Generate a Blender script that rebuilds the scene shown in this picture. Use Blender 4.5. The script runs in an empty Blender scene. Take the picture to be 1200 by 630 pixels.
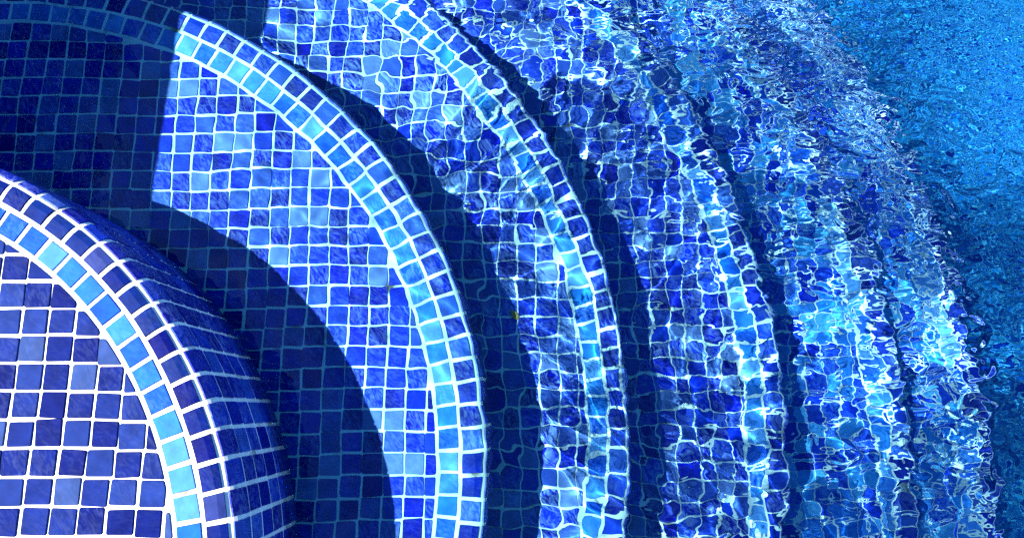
import bpy, math, random
import numpy as np
from math import sin, cos, pi, radians

random.seed(7)
rng = np.random.default_rng(11)
P = 0.3                                    # one mosaic tile pitch; all lengths below are in pitches
S = 0.03 / P                               # texture frequencies below are for 3 cm tiles
Z = [0.0, -7.0, -12.5, -18.0, -23.5, -29.0]  # tread heights of the six steps
Z_FLOOR = -36.0
Z_WATER = -5.0
WALL_X = -26.9
Z_DECK = 8.1
ARC = [(-25.9, -6.6, 15.2), (-24.2, -2.6, 21.5), (-24.0, -0.8, 28.2),
       (-27.2, -1.0, 40.5), (-24.0, -1.5, 45.9), (-25.0, -2.0, 54.0)]  # centre x, y and radius of each light band
RN = [0.7, 0.5, 0.5, 0.5, 0.5, 0.5]        # rounding of each nosing, softest on the dry step
FLAT = [1.45, 1.68, 1.68, 1.68, 1.68, 1.68] # flat width from the inner edge of the light band to the rounding

scene = bpy.context.scene
col = scene.collection

# ------------------------------------------------------------------ materials
def new_mat(name):
    m = bpy.data.materials.new(name); m.use_nodes = True
    nt = m.node_tree
    for n in list(nt.nodes): nt.nodes.remove(n)
    out = nt.nodes.new('ShaderNodeOutputMaterial')
    return m, nt, out

def N(nt, typ, **kw):
    n = nt.nodes.new(typ)
    for k, v in kw.items():
        if hasattr(n, k): setattr(n, k, v)
        else: n.inputs[k.replace('_', ' ')].default_value = v
    return n

def ramp(nt, stops, interp='CONSTANT'):
    r = nt.nodes.new('ShaderNodeValToRGB'); cr = r.color_ramp; cr.interpolation = interp
    while len(cr.elements) < len(stops): cr.elements.new(0.5)
    for e, (p, c) in zip(cr.elements, stops): e.position = p; e.color = (*c, 1)
    return r

def tile_mat(name, stops, streak=0.5, streak_col=(0.35, 0.5, 0.85), rough=0.16, spec=0.5):
    """glass mosaic: one glaze colour per tile, milky swirls inside the glass"""
    m, nt, out = new_mat(name); L = nt.links.new
    b = N(nt, 'ShaderNodeBsdfPrincipled'); L(b.outputs[0], out.inputs[0])
    at = N(nt, 'ShaderNodeAttribute', attribute_name='glaze')
    r = ramp(nt, stops); L(at.outputs['Fac'], r.inputs[0])
    tc = N(nt, 'ShaderNodeTexCoord')
    at2 = N(nt, 'ShaderNodeAttribute', attribute_name='grain')
    vr = N(nt, 'ShaderNodeVectorRotate', rotation_type='Z_AXIS'); L(tc.outputs['Object'], vr.inputs['Vector'])
    mm = N(nt, 'ShaderNodeMath', operation='MULTIPLY'); mm.inputs[1].default_value = 1.2
    L(at2.outputs['Fac'], mm.inputs[0]); L(mm.outputs[0], vr.inputs['Angle'])
    mp = N(nt, 'ShaderNodeMapping'); mp.inputs['Scale'].default_value = (60 * S, 150 * S, 90 * S); L(vr.outputs[0], mp.inputs[0])
    n1 = N(nt, 'ShaderNodeTexNoise'); n1.inputs['Scale'].default_value = 1.6; n1.inputs['Detail'].default_value = 5
    n1.inputs['Distortion'].default_value = 1.0
    L(mp.outputs[0], n1.inputs['Vector'])
    r2 = ramp(nt, [(0.42, (0, 0, 0)), (0.72, (1, 1, 1))], 'LINEAR'); L(n1.outputs[0], r2.inputs[0])
    k = N(nt, 'ShaderNodeMath', operation='MULTIPLY'); L(r2.outputs[0], k.inputs[0])
    k2 = N(nt, 'ShaderNodeMath', operation='MULTIPLY'); k2.inputs[1].default_value = streak
    L(at2.outputs['Fac'], k2.inputs[0]); L(k2.outputs[0], k.inputs[1])
    mx = N(nt, 'ShaderNodeMix', data_type='RGBA'); L(k.outputs[0], mx.inputs[0]); L(r.outputs[0], mx.inputs[6])
    mx.inputs[7].default_value = (*streak_col, 1)
    n3 = N(nt, 'ShaderNodeTexNoise'); n3.inputs['Scale'].default_value = 55 * S; n3.inputs['Detail'].default_value = 4
    L(tc.outputs['Object'], n3.inputs['Vector'])
    r3 = ramp(nt, [(0.3, (0.72, 0.72, 0.72)), (0.7, (1.15, 1.15, 1.15))], 'LINEAR'); L(n3.outputs[0], r3.inputs[0])
    mu = N(nt, 'ShaderNodeMix', data_type='RGBA', blend_type='MULTIPLY'); mu.inputs[0].default_value = 1
    L(mx.outputs[2], mu.inputs[6]); L(r3.outputs[0], mu.inputs[7])
    L(mu.outputs[2], b.inputs['Base Color'])
    b.inputs['Roughness'].default_value = rough; b.inputs['Specular IOR Level'].default_value = spec
    bp = N(nt, 'ShaderNodeBump'); bp.inputs['Strength'].default_value = 0.25; bp.inputs['Distance'].default_value = 0.002 / S
    n4 = N(nt, 'ShaderNodeTexNoise'); n4.inputs['Scale'].default_value = 120 * S; L(tc.outputs['Object'], n4.inputs['Vector'])
    L(n4.outputs[0], bp.inputs['Height']); L(bp.outputs[0], b.inputs['Normal'])
    return m

def grout_mat(name, c=(0.80, 0.80, 0.78)):
    m, nt, out = new_mat(name); L = nt.links.new
    b = N(nt, 'ShaderNodeBsdfPrincipled'); L(b.outputs[0], out.inputs[0])
    tc = N(nt, 'ShaderNodeTexCoord')
    n1 = N(nt, 'ShaderNodeTexNoise'); n1.inputs['Scale'].default_value = 18 * S; n1.inputs['Detail'].default_value = 8
    L(tc.outputs['Object'], n1.inputs['Vector'])
    r = ramp(nt, [(0.25, tuple(0.70 * v for v in c)), (0.55, c)], 'LINEAR'); L(n1.outputs[0], r.inputs[0])
    n2 = N(nt, 'ShaderNodeTexNoise'); n2.inputs['Scale'].default_value = 34 * S; n2.inputs['Detail'].default_value = 6
    L(tc.outputs['Object'], n2.inputs['Vector'])
    r2 = ramp(nt, [(0.60, (0, 0, 0)), (0.74, (1, 1, 1))], 'LINEAR'); L(n2.outputs[0], r2.inputs[0])
    ms = N(nt, 'ShaderNodeMix', data_type='RGBA'); L(r2.outputs[0], ms.inputs[0]); L(r.outputs[0], ms.inputs[6])
    ms.inputs[7].default_value = (.17, .135, .10, 1)
    L(ms.outputs[2], b.inputs['Base Color'])
    b.inputs['Roughness'].default_value = 0.9; b.inputs['Specular IOR Level'].default_value = 0.15
    return m

NAVY, DEEP, ROYAL, BLUE, PALE, MILK = ((0.001, 0.001, 0.23), (0.001, 0.004, 0.34), (0.002, 0.016, 0.44),
                                       (0.006, 0.029, 0.42), (0.027, 0.062, 0.38), (0.11, 0.165, 0.46))
SKY, AZURE, AQUA = (0.035, 0.18, 0.62), (0.002, 0.07, 0.54), (0.10, 0.27, 0.66)
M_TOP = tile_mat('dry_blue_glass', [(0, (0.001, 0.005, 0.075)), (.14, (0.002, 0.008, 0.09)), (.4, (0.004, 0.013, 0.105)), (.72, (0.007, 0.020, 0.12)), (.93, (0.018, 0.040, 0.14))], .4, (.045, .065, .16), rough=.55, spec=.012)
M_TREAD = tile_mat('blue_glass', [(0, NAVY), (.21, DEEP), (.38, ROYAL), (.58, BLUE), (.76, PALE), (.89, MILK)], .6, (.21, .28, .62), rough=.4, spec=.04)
M_MID_LIT = tile_mat('mid_caustic_glass', [(0, NAVY), (.17, DEEP), (.31, ROYAL), (.5, BLUE), (.69, PALE), (.86, MILK)], .8, (.32, .44, .78), rough=.4, spec=.04)  # extra pale glass and streaks paint in the brightness of strong caustics
M_DEEP_HAZED = tile_mat('deep_hazed_glass', [(0, DEEP), (.05, ROYAL), (.3, BLUE), (.46, (.010, .11, .52)), (.66, (.025, .19, .57)), (.86, (.06, .28, .64))], .7, (.15, .44, .78), rough=.4, spec=.04)  # paler cyan mix paints the deep water's scattered light into the tiles
M_BAND = tile_mat('light_blue_glass', [(0, AZURE), (.22, (0.015, 0.15, 0.56)), (.45, SKY), (.72, AQUA)], .5, (0.26, 0.46, 0.74), rough=.4, spec=.08)
M_EDGE = tile_mat('dark_blue_glass', [(0, (.001, .005, .22)), (.35, (.001, .011, .28)), (.6, (.003, .026, .36)), (.85, (.02, .065, .38))], .3, rough=.4, spec=.12)
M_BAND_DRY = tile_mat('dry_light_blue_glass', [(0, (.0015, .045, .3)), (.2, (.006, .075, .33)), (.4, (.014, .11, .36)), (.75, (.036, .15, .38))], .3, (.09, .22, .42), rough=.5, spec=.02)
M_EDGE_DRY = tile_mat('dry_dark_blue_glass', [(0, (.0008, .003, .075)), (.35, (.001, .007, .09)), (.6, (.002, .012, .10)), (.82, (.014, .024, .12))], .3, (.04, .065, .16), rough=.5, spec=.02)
M_GROUT = grout_mat('white_grout')

def grid_tile_mat(name, stops, axis, joint=(0.78, 0.78, 0.76)):
    """a far tiled sheet: mosaic drawn by nodes at true pitch"""
    m, nt, out = new_mat(name); L = nt.links.new
    b = N(nt, 'ShaderNodeBsdfPrincipled'); L(b.outputs[0], out.inputs[0])
    tc = N(nt, 'ShaderNodeTexCoord'); sp = N(nt, 'ShaderNodeSeparateXYZ'); L(tc.outputs['Object'], sp.inputs[0])
    cells, masks = [], []
    for a in axis:
        d = N(nt, 'ShaderNodeMath', operation='DIVIDE'); d.inputs[1].default_value = P; L(sp.outputs[a], d.inputs[0])
        fl = N(nt, 'ShaderNodeMath', operation='FLOOR'); L(d.outputs[0], fl.inputs[0]); cells.append(fl)
        fr = N(nt, 'ShaderNodeMath', operation='FRACT'); L(d.outputs[0], fr.inputs[0])
        s = N(nt, 'ShaderNodeMath', operation='SUBTRACT'); s.inputs[1].default_value = 0.5; L(fr.outputs[0], s.inputs[0])
        ab = N(nt, 'ShaderNodeMath', operation='ABSOLUTE'); L(s.outputs[0], ab.inputs[0])
        lt = N(nt, 'ShaderNodeMath', operation='LESS_THAN'); lt.inputs[1].default_value = 0.43; L(ab.outputs[0], lt.inputs[0]); masks.append(lt)
    cb = N(nt, 'ShaderNodeCombineXYZ'); L(cells[0].outputs[0], cb.inputs[0]); L(cells[1].outputs[0], cb.inputs[1])
    wn = N(nt, 'ShaderNodeTexWhiteNoise', noise_dimensions='3D'); L(cb.outputs[0], wn.inputs['Vector'])
    r = ramp(nt, stops); L(wn.outputs['Value'], r.inputs[0])
    mk = N(nt, 'ShaderNodeMath', operation='MULTIPLY'); L(masks[0].outputs[0], mk.inputs[0]); L(masks[1].outputs[0], mk.inputs[1])
    mx = N(nt, 'ShaderNodeMix', data_type='RGBA'); L(mk.outputs[0], mx.inputs[0]); mx.inputs[6].default_value = (*joint, 1)
    L(r.outputs[0], mx.inputs[7]); L(mx.outputs[2], b.inputs['Base Color'])
    b.inputs['Roughness'].default_value = 0.3; b.inputs['Specular IOR Level'].default_value = 0.15
    return m
M_FLOOR = grid_tile_mat('hazed_floor_mosaic', [(0, (0.0005, 0.018, 0.22)), (.15, (0.001, 0.05, 0.26)), (.5, (0.002, 0.085, 0.31)), (.85, (0.006, 0.13, 0.35))], (0, 1), (0.05, 0.24, 0.38))  # cyan tiles and dimmed blue joints paint in the deep water's haze
M_WALL = grid_tile_mat('wall_mosaic', [(0, NAVY), (.25, DEEP), (.5, ROYAL), (.8, BLUE)], (1, 2))
M_STONE = grout_mat('pale_stone', (0.5, 0.47, 0.42))

def water_mat():
    m, nt, out = new_mat('pool_water'); L = nt.links.new
    b = N(nt, 'ShaderNodeBsdfGlass'); b.inputs['IOR'].default_value = 1.333
    b.inputs['Roughness'].default_value = 0.0
    b.inputs['Color'].default_value = (0.62, 0.95, 1.0, 1)
    L(b.outputs[0], out.inputs[0])
    # small wind ripples riding on the modelled waves
    tc = N(nt, 'ShaderNodeTexCoord'); mp = N(nt, 'ShaderNodeMapping'); L(tc.outputs['Object'], mp.inputs[0])
    mp.inputs['Rotation'].default_value = (0, 0, radians(-12)); mp.inputs['Scale'].default_value = (.8 / P, 1.3 / P, 1 / P)
    n = N(nt, 'ShaderNodeTexNoise'); n.inputs['Scale'].default_value = 1.0; n.inputs['Detail'].default_value = 1.5
    n.inputs['Roughness'].default_value = .45; n.inputs['Distortion'].default_value = .6
    L(mp.outputs[0], n.inputs['Vector'])
    at = N(nt, 'ShaderNodeAttribute', attribute_name='chop')
    k0 = N(nt, 'ShaderNodeMath', operation='MULTIPLY'); L(n.outputs[0], k0.inputs[0]); L(at.outputs['Fac'], k0.inputs[1])
    # and the finest cat's-paw ripples out over deep water
    nf = N(nt, 'ShaderNodeTexNoise'); nf.inputs['Scale'].default_value = 2.1; nf.inputs['Detail'].default_value = 1
    L(mp.outputs[0], nf.inputs['Vector'])
    af = N(nt, 'ShaderNodeAttribute', attribute_name='catspaw')
    kf = N(nt, 'ShaderNodeMath', operation='MULTIPLY'); L(nf.outputs[0], kf.inputs[0]); L(af.outputs['Fac'], kf.inputs[1])
    k = N(nt, 'ShaderNodeMath', operation='ADD'); L(k0.outputs[0], k.inputs[0]); L(kf.outputs[0], k.inputs[1])
    bp = N(nt, 'ShaderNodeBump'); bp.inputs['Strength'].default_value = 1; bp.inputs['Distance'].default_value = P
    L(k.outputs[0], bp.inputs['Height']); L(bp.outputs[0], b.inputs['Normal'])
    return m
M_WATER = water_mat()

# ------------------------------------------------------------------ mesh helpers
class MB:
    def __init__(self): self.v = []; self.f = []; self.g = []; self.k = []
    def add(self, verts, faces, glaze=0.5, grain=0.5):
        o = len(self.v); self.v += verts; self.f += [tuple(i + o for i in f) for f in faces]
        self.g += [glaze] * len(verts); self.k += [grain] * len(verts)
    def build(self, name, mat, parent=None, smooth=False, receiver=True):
        me = bpy.data.meshes.new(name)
        me.from_pydata([(x * P, y * P, z * P) for x, y, z in self.v], [], self.f); me.update()
        for nm, dat in (('glaze', self.g), ('grain', self.k)):
            a = me.attributes.new(nm, 'FLOAT', 'POINT'); a.data.foreach_set('value', np.array(dat, dtype=np.float32))
        me.materials.append(mat)
        if smooth: me.polygons.foreach_set('use_smooth', [True] * len(me.polygons))
        o = bpy.data.objects.new(name, me); col.objects.link(o)
        if parent: o.parent = parent
        o.cycles.is_caustics_receiver = receiver
        return o

def clip_poly(poly, cx, cy, r):
    """keep what lies inside the circle (done against its chord planes)"""
    a0 = math.atan2(sum(p[1] for p in poly) / len(poly) - cy, sum(p[0] for p in poly) / len(poly) - cx)
    for da in (-0.02, 0.0, 0.02):
        nx, ny = cos(a0 + da), sin(a0 + da); d = r
        res = []
        for i in range(len(poly)):
            p, q = poly[i], poly[(i + 1) % len(poly)]
            sp_ = (p[0] - cx) * nx + (p[1] - cy) * ny - d; sq = (q[0] - cx) * nx + (q[1] - cy) * ny - d
            if sp_ <= 0: res.append(p)
            if sp_ * sq < 0:
                t = sp_ / (sp_ - sq); res.append((p[0] + t * (q[0] - p[0]), p[1] + t * (q[1] - p[1])))
        poly = res
        if len(poly) < 3: return []
    return poly

def area(poly):
    return 0.5 * sum(poly[i][0] * poly[(i + 1) % len(poly)][1] - poly[(i + 1) % len(poly)][0] * poly[i][1] for i in range(len(poly)))

def soften(poly, c):
    """cut each corner a little"""
    res = []
    n = len(poly)
    for i in range(n):
        p, a, b = poly[i], poly[i - 1], poly[(i + 1) % n]
        for q in (a, b):
            l = math.hypot(q[0] - p[0], q[1] - p[1]) or 1
            t = min(c, 0.3 * l) / l
            res.append((p[0] + t * (q[0] - p[0]), p[1] + t * (q[1] - p[1])))
    return res

def flat_tile(mb, poly, z, glaze, grain, th=0.055):
    poly = soften(poly, 0.05)
    n = len(poly); mx = sum(p[0] for p in poly) / n; my = sum(p[1] for p in poly) / n
    tx, ty = random.gauss(0, .010), random.gauss(0, .010)
    def ring(s, dz): return [(mx + (x - mx) * s, my + (y - my) * s, z + dz + tx * (x - mx) + ty * (y - my)) for x, y in poly]
    v = ring(1.0, -0.03) + ring(0.995, th * .6) + ring(0.95, th)
    f = []
    for k in range(2):
        for i in range(n):
            j = (i + 1) % n; f.append((k * n + i, k * n + j, (k + 1) * n + j, (k + 1) * n + i))
    f.append(tuple(2 * n + i for i in range(n)))
    mb.add(v, f, glaze, grain)

def tread_tiles(k, mb):
    cx, cy, R = ARC[k]; ri = R - 0.5
    if k == 0: inner = 0
    else:
        pcx, pcy, pR = ARC[k - 1]; inner = pR + 1.2
    ox, oy = random.random(), random.random()
    lo = int((cy - ri) / .95) - 2; hi = int((cy + ri) / .95) + 2
    pt = 0.965 if k == 0 else 0.92               # the wet mosaic is laid a little tighter
    for i in range(int(WALL_X / pt) - 1, int((cx + ri) / pt) + 2):
        for j in range(lo, hi):
            x, y = (i + ox) * pt, (j + oy) * pt
            if x < WALL_X + 0.2 or y < -36: continue
            d = math.hypot(x - cx, y - cy)
            if d > ri + 0.75: continue
            if k and math.hypot(x - pcx, y - pcy) < inner: continue
            h = (0.459 + random.gauss(0, 0.01)) * pt; w = (0.459 + random.gauss(0, 0.01)) * pt; a = random.gauss(0, 0.018)
            jx, jy = random.gauss(0, .016), random.gauss(0, .016)
            # sheets of mosaic are never laid dead straight: a slow wander of the rows
            jx += 0.10 * sin(y * .21 + k) + .05 * sin(y * .83 + x * .3); jy += 0.10 * sin(x * .19 + 2 * k) + .05 * sin(x * .71 + y * .25)
            poly = []
            for sx, sy in ((-1, -1), (1, -1), (1, 1), (-1, 1)):
                px = sx * w + random.gauss(0, .010); py = sy * h + random.gauss(0, .010)
                poly.append((x + jx + px * cos(a) - py * sin(a), y + jy + px * sin(a) + py * cos(a)))
            if d > ri - 0.8: poly = clip_poly(poly, cx, cy, ri - 0.09)
            if len(poly) < 3 or abs(area(poly)) < 0.06: continue
            flat_tile(mb, poly, Z[k], random.random(), random.random())

def profile(k, q):
    """r, z and outward normal (nr, nz) at arc length q measured out from the inner edge of the light band"""
    flat, rn, z0, r0 = FLAT[k], RN[k], Z[k], ARC[k][2] - 0.5
    if q <= flat: return r0 + q, z0, 0.0, 1.0
    al = (q - flat) / rn
    if al <= pi / 2: return r0 + flat + rn * sin(al), z0 - rn * (1 - cos(al)), sin(al), cos(al)
    return r0 + flat + rn, z0 - rn - (q - flat - rn * pi / 2), 1.0, 0.0

def arc_range(k):
    cx, cy, R = ARC[k]
    a = math.acos(max(-1, min(1, (WALL_X - cx) / (R + 2))))
    return -a - 0.02, a + 0.02

def swept_row(k, mb, qa, qb, count_r, bend, phase=0.0, th=0.055, gz=None):
    cx, cy, R = ARC[k]; a0, a1 = arc_range(k)
    n = max(8, round((a1 - a0) * count_r)); da = (a1 - a0) / n
    g = 0.06
    us = [0, .04, .5, .96, 1]; ws = [0, .05, .35, .65, .95, 1] if bend else [0, .05, .95, 1]
    nu, nw = len(us), len(ws)
    for i in range(n):
        s0 = a0 + (i + phase) * da; mid = s0 + da / 2
        if cy + R * sin(mid) < -36 or cx + (R - 1) * cos(mid) < WALL_X - 0.3: continue
        gg = g / (count_r)
        b0, b1 = s0 + gg * (1 + random.gauss(0, .12)), s0 + da - gg * (1 + random.gauss(0, .12))
        q0, q1 = qa + g * (1 + random.gauss(0, .12)), qb - g * (1 + random.gauss(0, .12))
        sk = random.gauss(0, .012); lift = random.gauss(0, .008)
        v, f = [], []
        for iu, u in enumerate(us):
            for iw, w in enumerate(ws):
                edge = iu in (0, nu - 1) or iw in (0, nw - 1)
                r, z, nr, nz = profile(k, q0 + (q1 - q0) * w + sk * (u - .5))
                hgt = (-0.03 if edge else th + lift)
                r += nr * hgt; z += nz * hgt
                an = b0 + (b1 - b0) * u + sk * (w - .5) / R
                v.append((cx + r * cos(an), cy + r * sin(an), z))
        for iu in range(nu - 1):
            for iw in range(nw - 1):
                f.append((iu * nw + iw, iu * nw + iw + 1, (iu + 1) * nw + iw + 1, (iu + 1) * nw + iw))
        mb.add(v, f, random.random() if gz is None else gz(), random.random())

def grout_bed(k, mb):
    """solid of the step: flat top, rounded nosing, riser down into the tread below, closed underneath"""
    cx, cy, R = ARC[k]; a0, a1 = arc_range(k); a0 -= .15; a1 += .15
    zb = (Z[k + 1] if k < 5 else Z_FLOOR - 14) - 0.4
    qs = [0, 1, FLAT[k] - .01] + [FLAT[k] + RN[k] * pi / 2 * t / 8 for t in range(1, 9)]
    prof = [profile(k, q)[:2] for q in qs] + [(profile(k, qs[-1])[0], zb)]
    m = len(prof); n = 160
    v, f = [], []
    for i in range(n + 1):
        a = a0 + (a1 - a0) * i / n
        for r, z in prof: v.append((cx + r * cos(a), cy + r * sin(a), z))
    for i in range(n):
        for j in range(m - 1):
            f.append((i * m + j, i * m + j + 1, (i + 1) * m + j + 1, (i + 1) * m + j))
    o = len(v); v += [(cx, cy, Z[k]), (cx, cy, zb)]
    for i in range(n):
        f.append((o, i * m, (i + 1) * m)); f.append((o + 1, (i + 1) * m + m - 1, i * m + m - 1))
    f.append(tuple([o] + list(range(0, m)) + [o + 1])); f.append(tuple([o + 1] + list(range(n * m + m - 1, n * m - 1, -1)) + [o]))
    mb.add(v, f)

# ------------------------------------------------------------------ the six curved steps
STEP_LABELS = [
    'dry top pool step in full sun above the water, with crisp white grout lines',
    'barely submerged pool step next below the dry one, half shaded, its mosaic grid still straight',
    'second underwater pool step from the dry one, crossed by bold white rippling light',
    'middle underwater pool step with wobbling mosaic, third down from the dry step',
    'fourth underwater pool step down from the dry one, broken up by ripples',
    'deepest pool step, bordering the dark blue deep water',
]
for k in range(6):
    e = bpy.data.objects.new('pool_step', None); col.objects.link(e)
    e.location = (0, 0, 0); e['label'] = STEP_LABELS[k]; e['category'] = 'pool step'; e['group'] = 'curved mosaic steps leading into the pool'
    cx, cy, R = ARC[k]
    mb = MB(); tread_tiles(k, mb); mb.build('tread', M_TOP if k == 0 else M_DEEP_HAZED if k > 3 else M_MID_LIT if k > 1 else M_TREAD, e)
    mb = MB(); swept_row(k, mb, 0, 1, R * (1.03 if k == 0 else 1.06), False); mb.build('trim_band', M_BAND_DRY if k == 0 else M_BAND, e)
    q_edge = 1.86 if k == 0 else 2.0
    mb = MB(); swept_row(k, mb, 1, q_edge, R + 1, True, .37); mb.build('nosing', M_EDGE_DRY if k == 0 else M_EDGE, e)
    mb = MB()
    drop = (Z[k] - (Z[k + 1] if k < 5 else Z_FLOOR - 12)); q = 2.0
    length = FLAT[k] + RN[k] * pi / 2 + drop - RN[k]
    rows = round((length - q_edge) / (1.2 if k == 0 else 1)); st = (length - q_edge - 0.05) / rows
    for r_ in range(rows): swept_row(k, mb, q_edge + r_ * st, q_edge + (r_ + 1) * st, R + 1, r_ < 2, .37)
    mb.build('riser', M_EDGE, e)
    mb = MB(); grout_bed(k, mb); mb.build('grout_bed', M_GROUT, e)

# ------------------------------------------------------------------ setting
def sheet(name, x0, x1, y0, y1, z, mat):
    mb = MB(); mb.add([(x0, y0, z), (x1, y0, z), (x1, y1, z), (x0, y1, z)], [(0, 1, 2, 3)])
    o = mb.build(name, mat); o['kind'] = 'structure'; return o
X1, Y0, Y1 = 190, -130, 190
mb = MB(); fx = [WALL_X - 14, X1 + 2]
prof_f = [(Y1, Z_FLOOR), (17, Z_FLOOR), (-4, Z_FLOOR - 12), (Y0, Z_FLOOR - 14)]   # slope added to widen the deepest step's shadow on the floor
mb.add([(x, y, z) for y, z in prof_f for x in fx], [(2 * i, 2 * i + 2, 2 * i + 3, 2 * i + 1) for i in range(3)])
o = mb.build('pool_floor', M_FLOOR); o['kind'] = 'structure'

SKEW = 0.06                                # the side wall does not run quite square to the mosaic
def box(mb, x0, x1, y0, y1, z0, z1):
    v = [(x + SKEW * (y - 12), y, z) for x in (x0, x1) for y in (y0, y1) for z in (z0, z1)]
    mb.add(v, [(0, 1, 3, 2), (4, 6, 7, 5), (0, 4, 5, 1), (2, 3, 7, 6), (0, 2, 6, 4), (1, 5, 7, 3)])
w = bpy.data.objects.new('pool_wall', None); col.objects.link(w)
w['label'] = 'straight tiled pool side wall that the curved steps run up against'; w['category'] = 'wall'
mb = MB(); box(mb, WALL_X - 3, WALL_X, Y0, Y1, Z_FLOOR - 16, Z_DECK - 1.3); mb.build('tiled_face', M_WALL, w)
mb = MB(); box(mb, WALL_X - 12, WALL_X + .15, Y0, Y1, Z_DECK - 1.297, Z_DECK); mb.build('coping', M_STONE, w)
mb = MB(); box(mb, WALL_X - 400, WALL_X - 12.1, -400, 400, Z_DECK - 3, Z_DECK - .05)
o = mb.build('pool_deck', M_STONE); o['kind'] = 'structure'

# ------------------------------------------------------------------ a scrap of dead leaf on the third tread
m_leaf, nt_, out_ = new_mat('dead_leaf'); b_ = N(nt_, 'ShaderNodeBsdfPrincipled'); nt_.links.new(b_.outputs[0], out_.inputs[0])
nz_ = N(nt_, 'ShaderNodeTexNoise'); nz_.inputs['Scale'].default_value = 400 * S
rp_ = ramp(nt_, [(.3, (.30, .14, .02)), (.7, (.6, .36, .08))], 'LINEAR'); nt_.links.new(nz_.outputs[0], rp_.inputs[0])
nt_.links.new(rp_.outputs[0], b_.inputs['Base Color']); b_.inputs['Roughness'].default_value = .8
mb = MB(); top, bot = [], []
for i in range(7):
    u = i / 6; wdt = .13 * sin(pi * min(1, u * 1.05 + .04)) + .015
    for q in (-1, 0, 1):
        z = .05 + .10 * abs(q) * sin(pi * u) + .10 * (u - .5) ** 2
        top.append((wdt * q, (u - .5) * .62, z)); bot.append((wdt * q, (u - .5) * .62, z - .018))
n_ = len(top); f = []
for i in range(6):
    for q in range(2):
        a = i * 3 + q; f.append((a, a + 1, a + 4, a + 3)); f.append((n_ + a, n_ + a + 3, n_ + a + 4, n_ + a + 1))
rim = [0, 1, 2, 5, 8, 11, 14, 17, 20, 19, 18, 15, 12, 9, 6, 3]
for a, b2 in zip(rim, rim[1:] + rim[:1]): f.append((a, n_ + a, n_ + b2, b2))
mb.add(top + bot, f)
lf = mb.build('leaf_scrap', m_leaf, smooth=True); lf.location = (.15 * P, 4.75 * P, (Z[2] + .05) * P); lf.rotation_euler = (0, 0, .9)
lf['label'] = 'tiny brown scrap of dead leaf lying on a submerged step at the shadow edge'; lf['category'] = 'leaf'

# ------------------------------------------------------------------ water
def axis(lo, f0, f1, hi, fine, grow):
    a = list(np.arange(f0, f1, fine)); s = fine; x = a[-1]
    while x < hi: s = min(s * grow, 3); x += s; a.append(min(x, hi))
    s = fine; x = f0; b = []
    while x > lo: s = min(s * grow, 3); x -= s; b.append(max(x, lo))
    return np.array(b[::-1] + a)
WX = axis(WALL_X + .05, -13, 38, X1, 0.062, 1.03); WY = axis(Y0, -12, 36, Y1, 0.062, 1.03)
GX, GY = np.meshgrid(WX, WY)
def smooth(a, b, x):
    t = np.clip((x - a) / (b - a), 0, 1); return t * t * (3 - 2 * t)
def waves(x, y, lams, slope, theta0, spread, seed):
    r = np.random.default_rng(seed); h = np.zeros_like(x)
    for lam in lams:
        th = theta0 + r.normal(0, spread); k = 2 * pi / lam; ph = r.uniform(0, 2 * pi)
        h += slope / k * np.sin(k * (x * cos(th) + y * sin(th)) + ph) / math.sqrt(len(lams) / 2)
    return h
# the ripples are warped by longer ones so that no pattern repeats
wx = GX + waves(GX, GY, [17, 23, 13, 29], .35, .3, 2, 1); wy = GY + waves(GX, GY, [15, 21, 31, 12], .35, 1.4, 2, 2)
rr = np.random.default_rng(5)
dist = np.hypot(GX + 25, GY + 2)
def unit(lams, theta0, spread, seed):
    """ripples whose curvature has an rms of 1 per pitch"""
    r = np.random.default_rng(seed); h = np.zeros_like(GX)
    for lam in lams:
        th = theta0 + r.normal(0, spread); k = 2 * pi / lam; ph = r.uniform(0, 2 * pi)
        h += np.sin(k * (wx * cos(th) + wy * sin(th)) + ph) / (k * k) / math.sqrt(len(lams) / 2)
    return h
# ripples die down in the shallow corner and get longer and gentler over deep water
curv = np.interp(dist, [14, 19, 23, 30, 38, 46, 56, 70], [.12, .16, .23, .20, .14, .08, .04, .022])
H = curv * (.95 * unit(list(rr.uniform(.75, 1.9, 80)), radians(75), 1.2, 54) + .22 * unit(list(rr.uniform(3, 8, 24)), radians(60), 1.2, 543))
chop = .012 + .07 * smooth(23, 46, dist) + .13 * smooth(30, 66, dist + .9 * (GY - 6))
paw = .010 * smooth(24, 40, dist) + .075 * smooth(34, 74, dist + .95 * (GY - 4))
far = (1 - smooth(50, 75, GX)) * (1 - smooth(42, 70, np.abs(GY - 8)))
H = H * (.1 + .9 * far)
nx_, ny_ = len(WX), len(WY)
vs = np.stack([GX * P, GY * P, (Z_WATER + H) * P], -1).reshape(-1, 3)
idx = np.arange(nx_ * ny_).reshape(ny_, nx_)
fs = np.stack([idx[:-1, :-1], idx[:-1, 1:], idx[1:, 1:], idx[1:, :-1]], -1).reshape(-1, 4)
me = bpy.data.meshes.new('water')
me.vertices.add(len(vs)); me.vertices.foreach_set('co', vs.ravel().astype(np.float32))
me.loops.add(fs.size); me.loops.foreach_set('vertex_index', fs.ravel().astype(np.int32))
me.polygons.add(len(fs)); me.polygons.foreach_set('loop_start', np.arange(0, fs.size, 4, dtype=np.int32))
at = me.attributes.new('chop', 'FLOAT', 'POINT'); at.data.foreach_set('value', chop.ravel().astype(np.float32))
at = me.attributes.new('catspaw', 'FLOAT', 'POINT'); at.data.foreach_set('value', paw.ravel().astype(np.float32))
me.update(calc_edges=True); me.validate()
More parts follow.
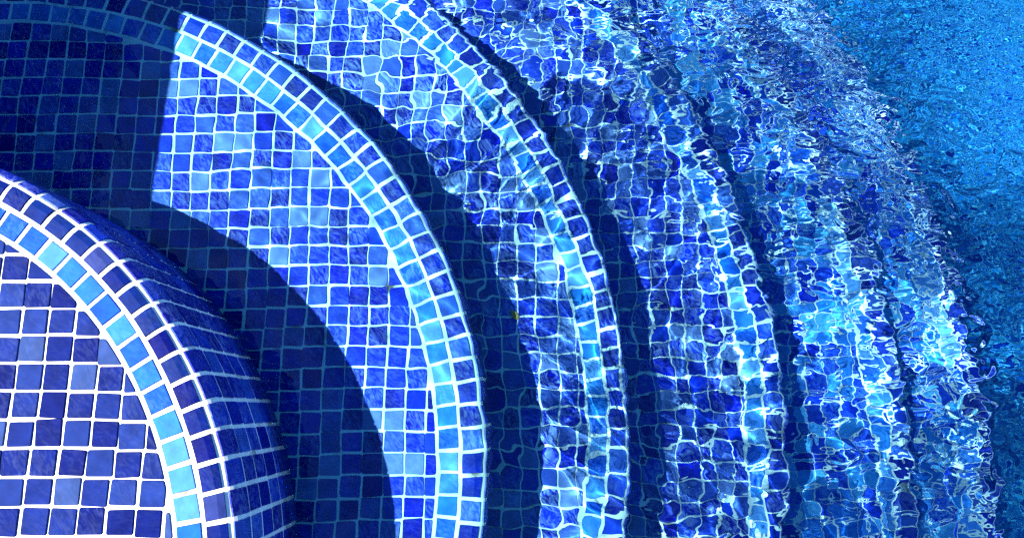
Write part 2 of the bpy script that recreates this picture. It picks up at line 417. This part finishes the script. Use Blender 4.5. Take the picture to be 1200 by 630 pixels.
me.polygons.foreach_set('use_smooth', [True] * len(me.polygons))
me.materials.append(M_WATER)
wo = bpy.data.objects.new('water', me); col.objects.link(wo); wo['kind'] = 'structure'
wo.cycles.is_caustics_caster = True

# ------------------------------------------------------------------ light
SUN_Z = radians(35.5)          # sun's distance from the zenith, standing over the wall on the left
su = bpy.data.lights.new('sun', 'SUN'); su.energy = 5.0; su.angle = radians(0.5); su.color = (1.0, 0.95, 0.88)
su.cycles.is_caustics_light = True
so = bpy.data.objects.new('sun', su); col.objects.link(so); so.rotation_euler = (0, -SUN_Z, 0)
wd = bpy.data.worlds.new('World'); scene.world = wd; wd.use_nodes = True
nt = wd.node_tree; bg = nt.nodes['Background']
sky = nt.nodes.new('ShaderNodeTexSky'); sky.sky_type = 'NISHITA'; sky.sun_disc = False
sky.sun_elevation = pi / 2 - SUN_Z; sky.sun_rotation = radians(270); sky.ozone_density = 8.0; sky.dust_density = 0.3
hs = nt.nodes.new('ShaderNodeHueSaturation'); hs.inputs['Saturation'].default_value = 1.2
nt.links.new(sky.outputs[0], hs.inputs['Color']); nt.links.new(hs.outputs[0], bg.inputs[0]); bg.inputs[1].default_value = 0.062

# ------------------------------------------------------------------ camera
cd = bpy.data.cameras.new('camera'); cam = bpy.data.objects.new('camera', cd); col.objects.link(cam)
cd.sensor_width = 36; cd.lens = 36 * 850 / 1200; cd.clip_start = 0.01; cd.clip_end = 2000
cam.location = (0, 0, 25.8 * P); cam.rotation_euler = (radians(11), 0, 0)
scene.camera = cam

scene.render.engine = 'CYCLES'
c = scene.cycles
c.use_denoising = False
c.max_bounces = 10; c.transmission_bounces = 8; c.diffuse_bounces = 3; c.glossy_bounces = 4
c.caustics_reflective = False; c.caustics_refractive = True; c.blur_glossy = 0.5
c.sample_clamp_indirect = 6; c.sample_clamp_direct = 0
scene.view_settings.view_transform = 'Standard'; scene.view_settings.look = 'None'
scene.view_settings.exposure = 2.02; scene.view_settings.gamma = 1.0; scene.view_settings.use_curve_mapping = False
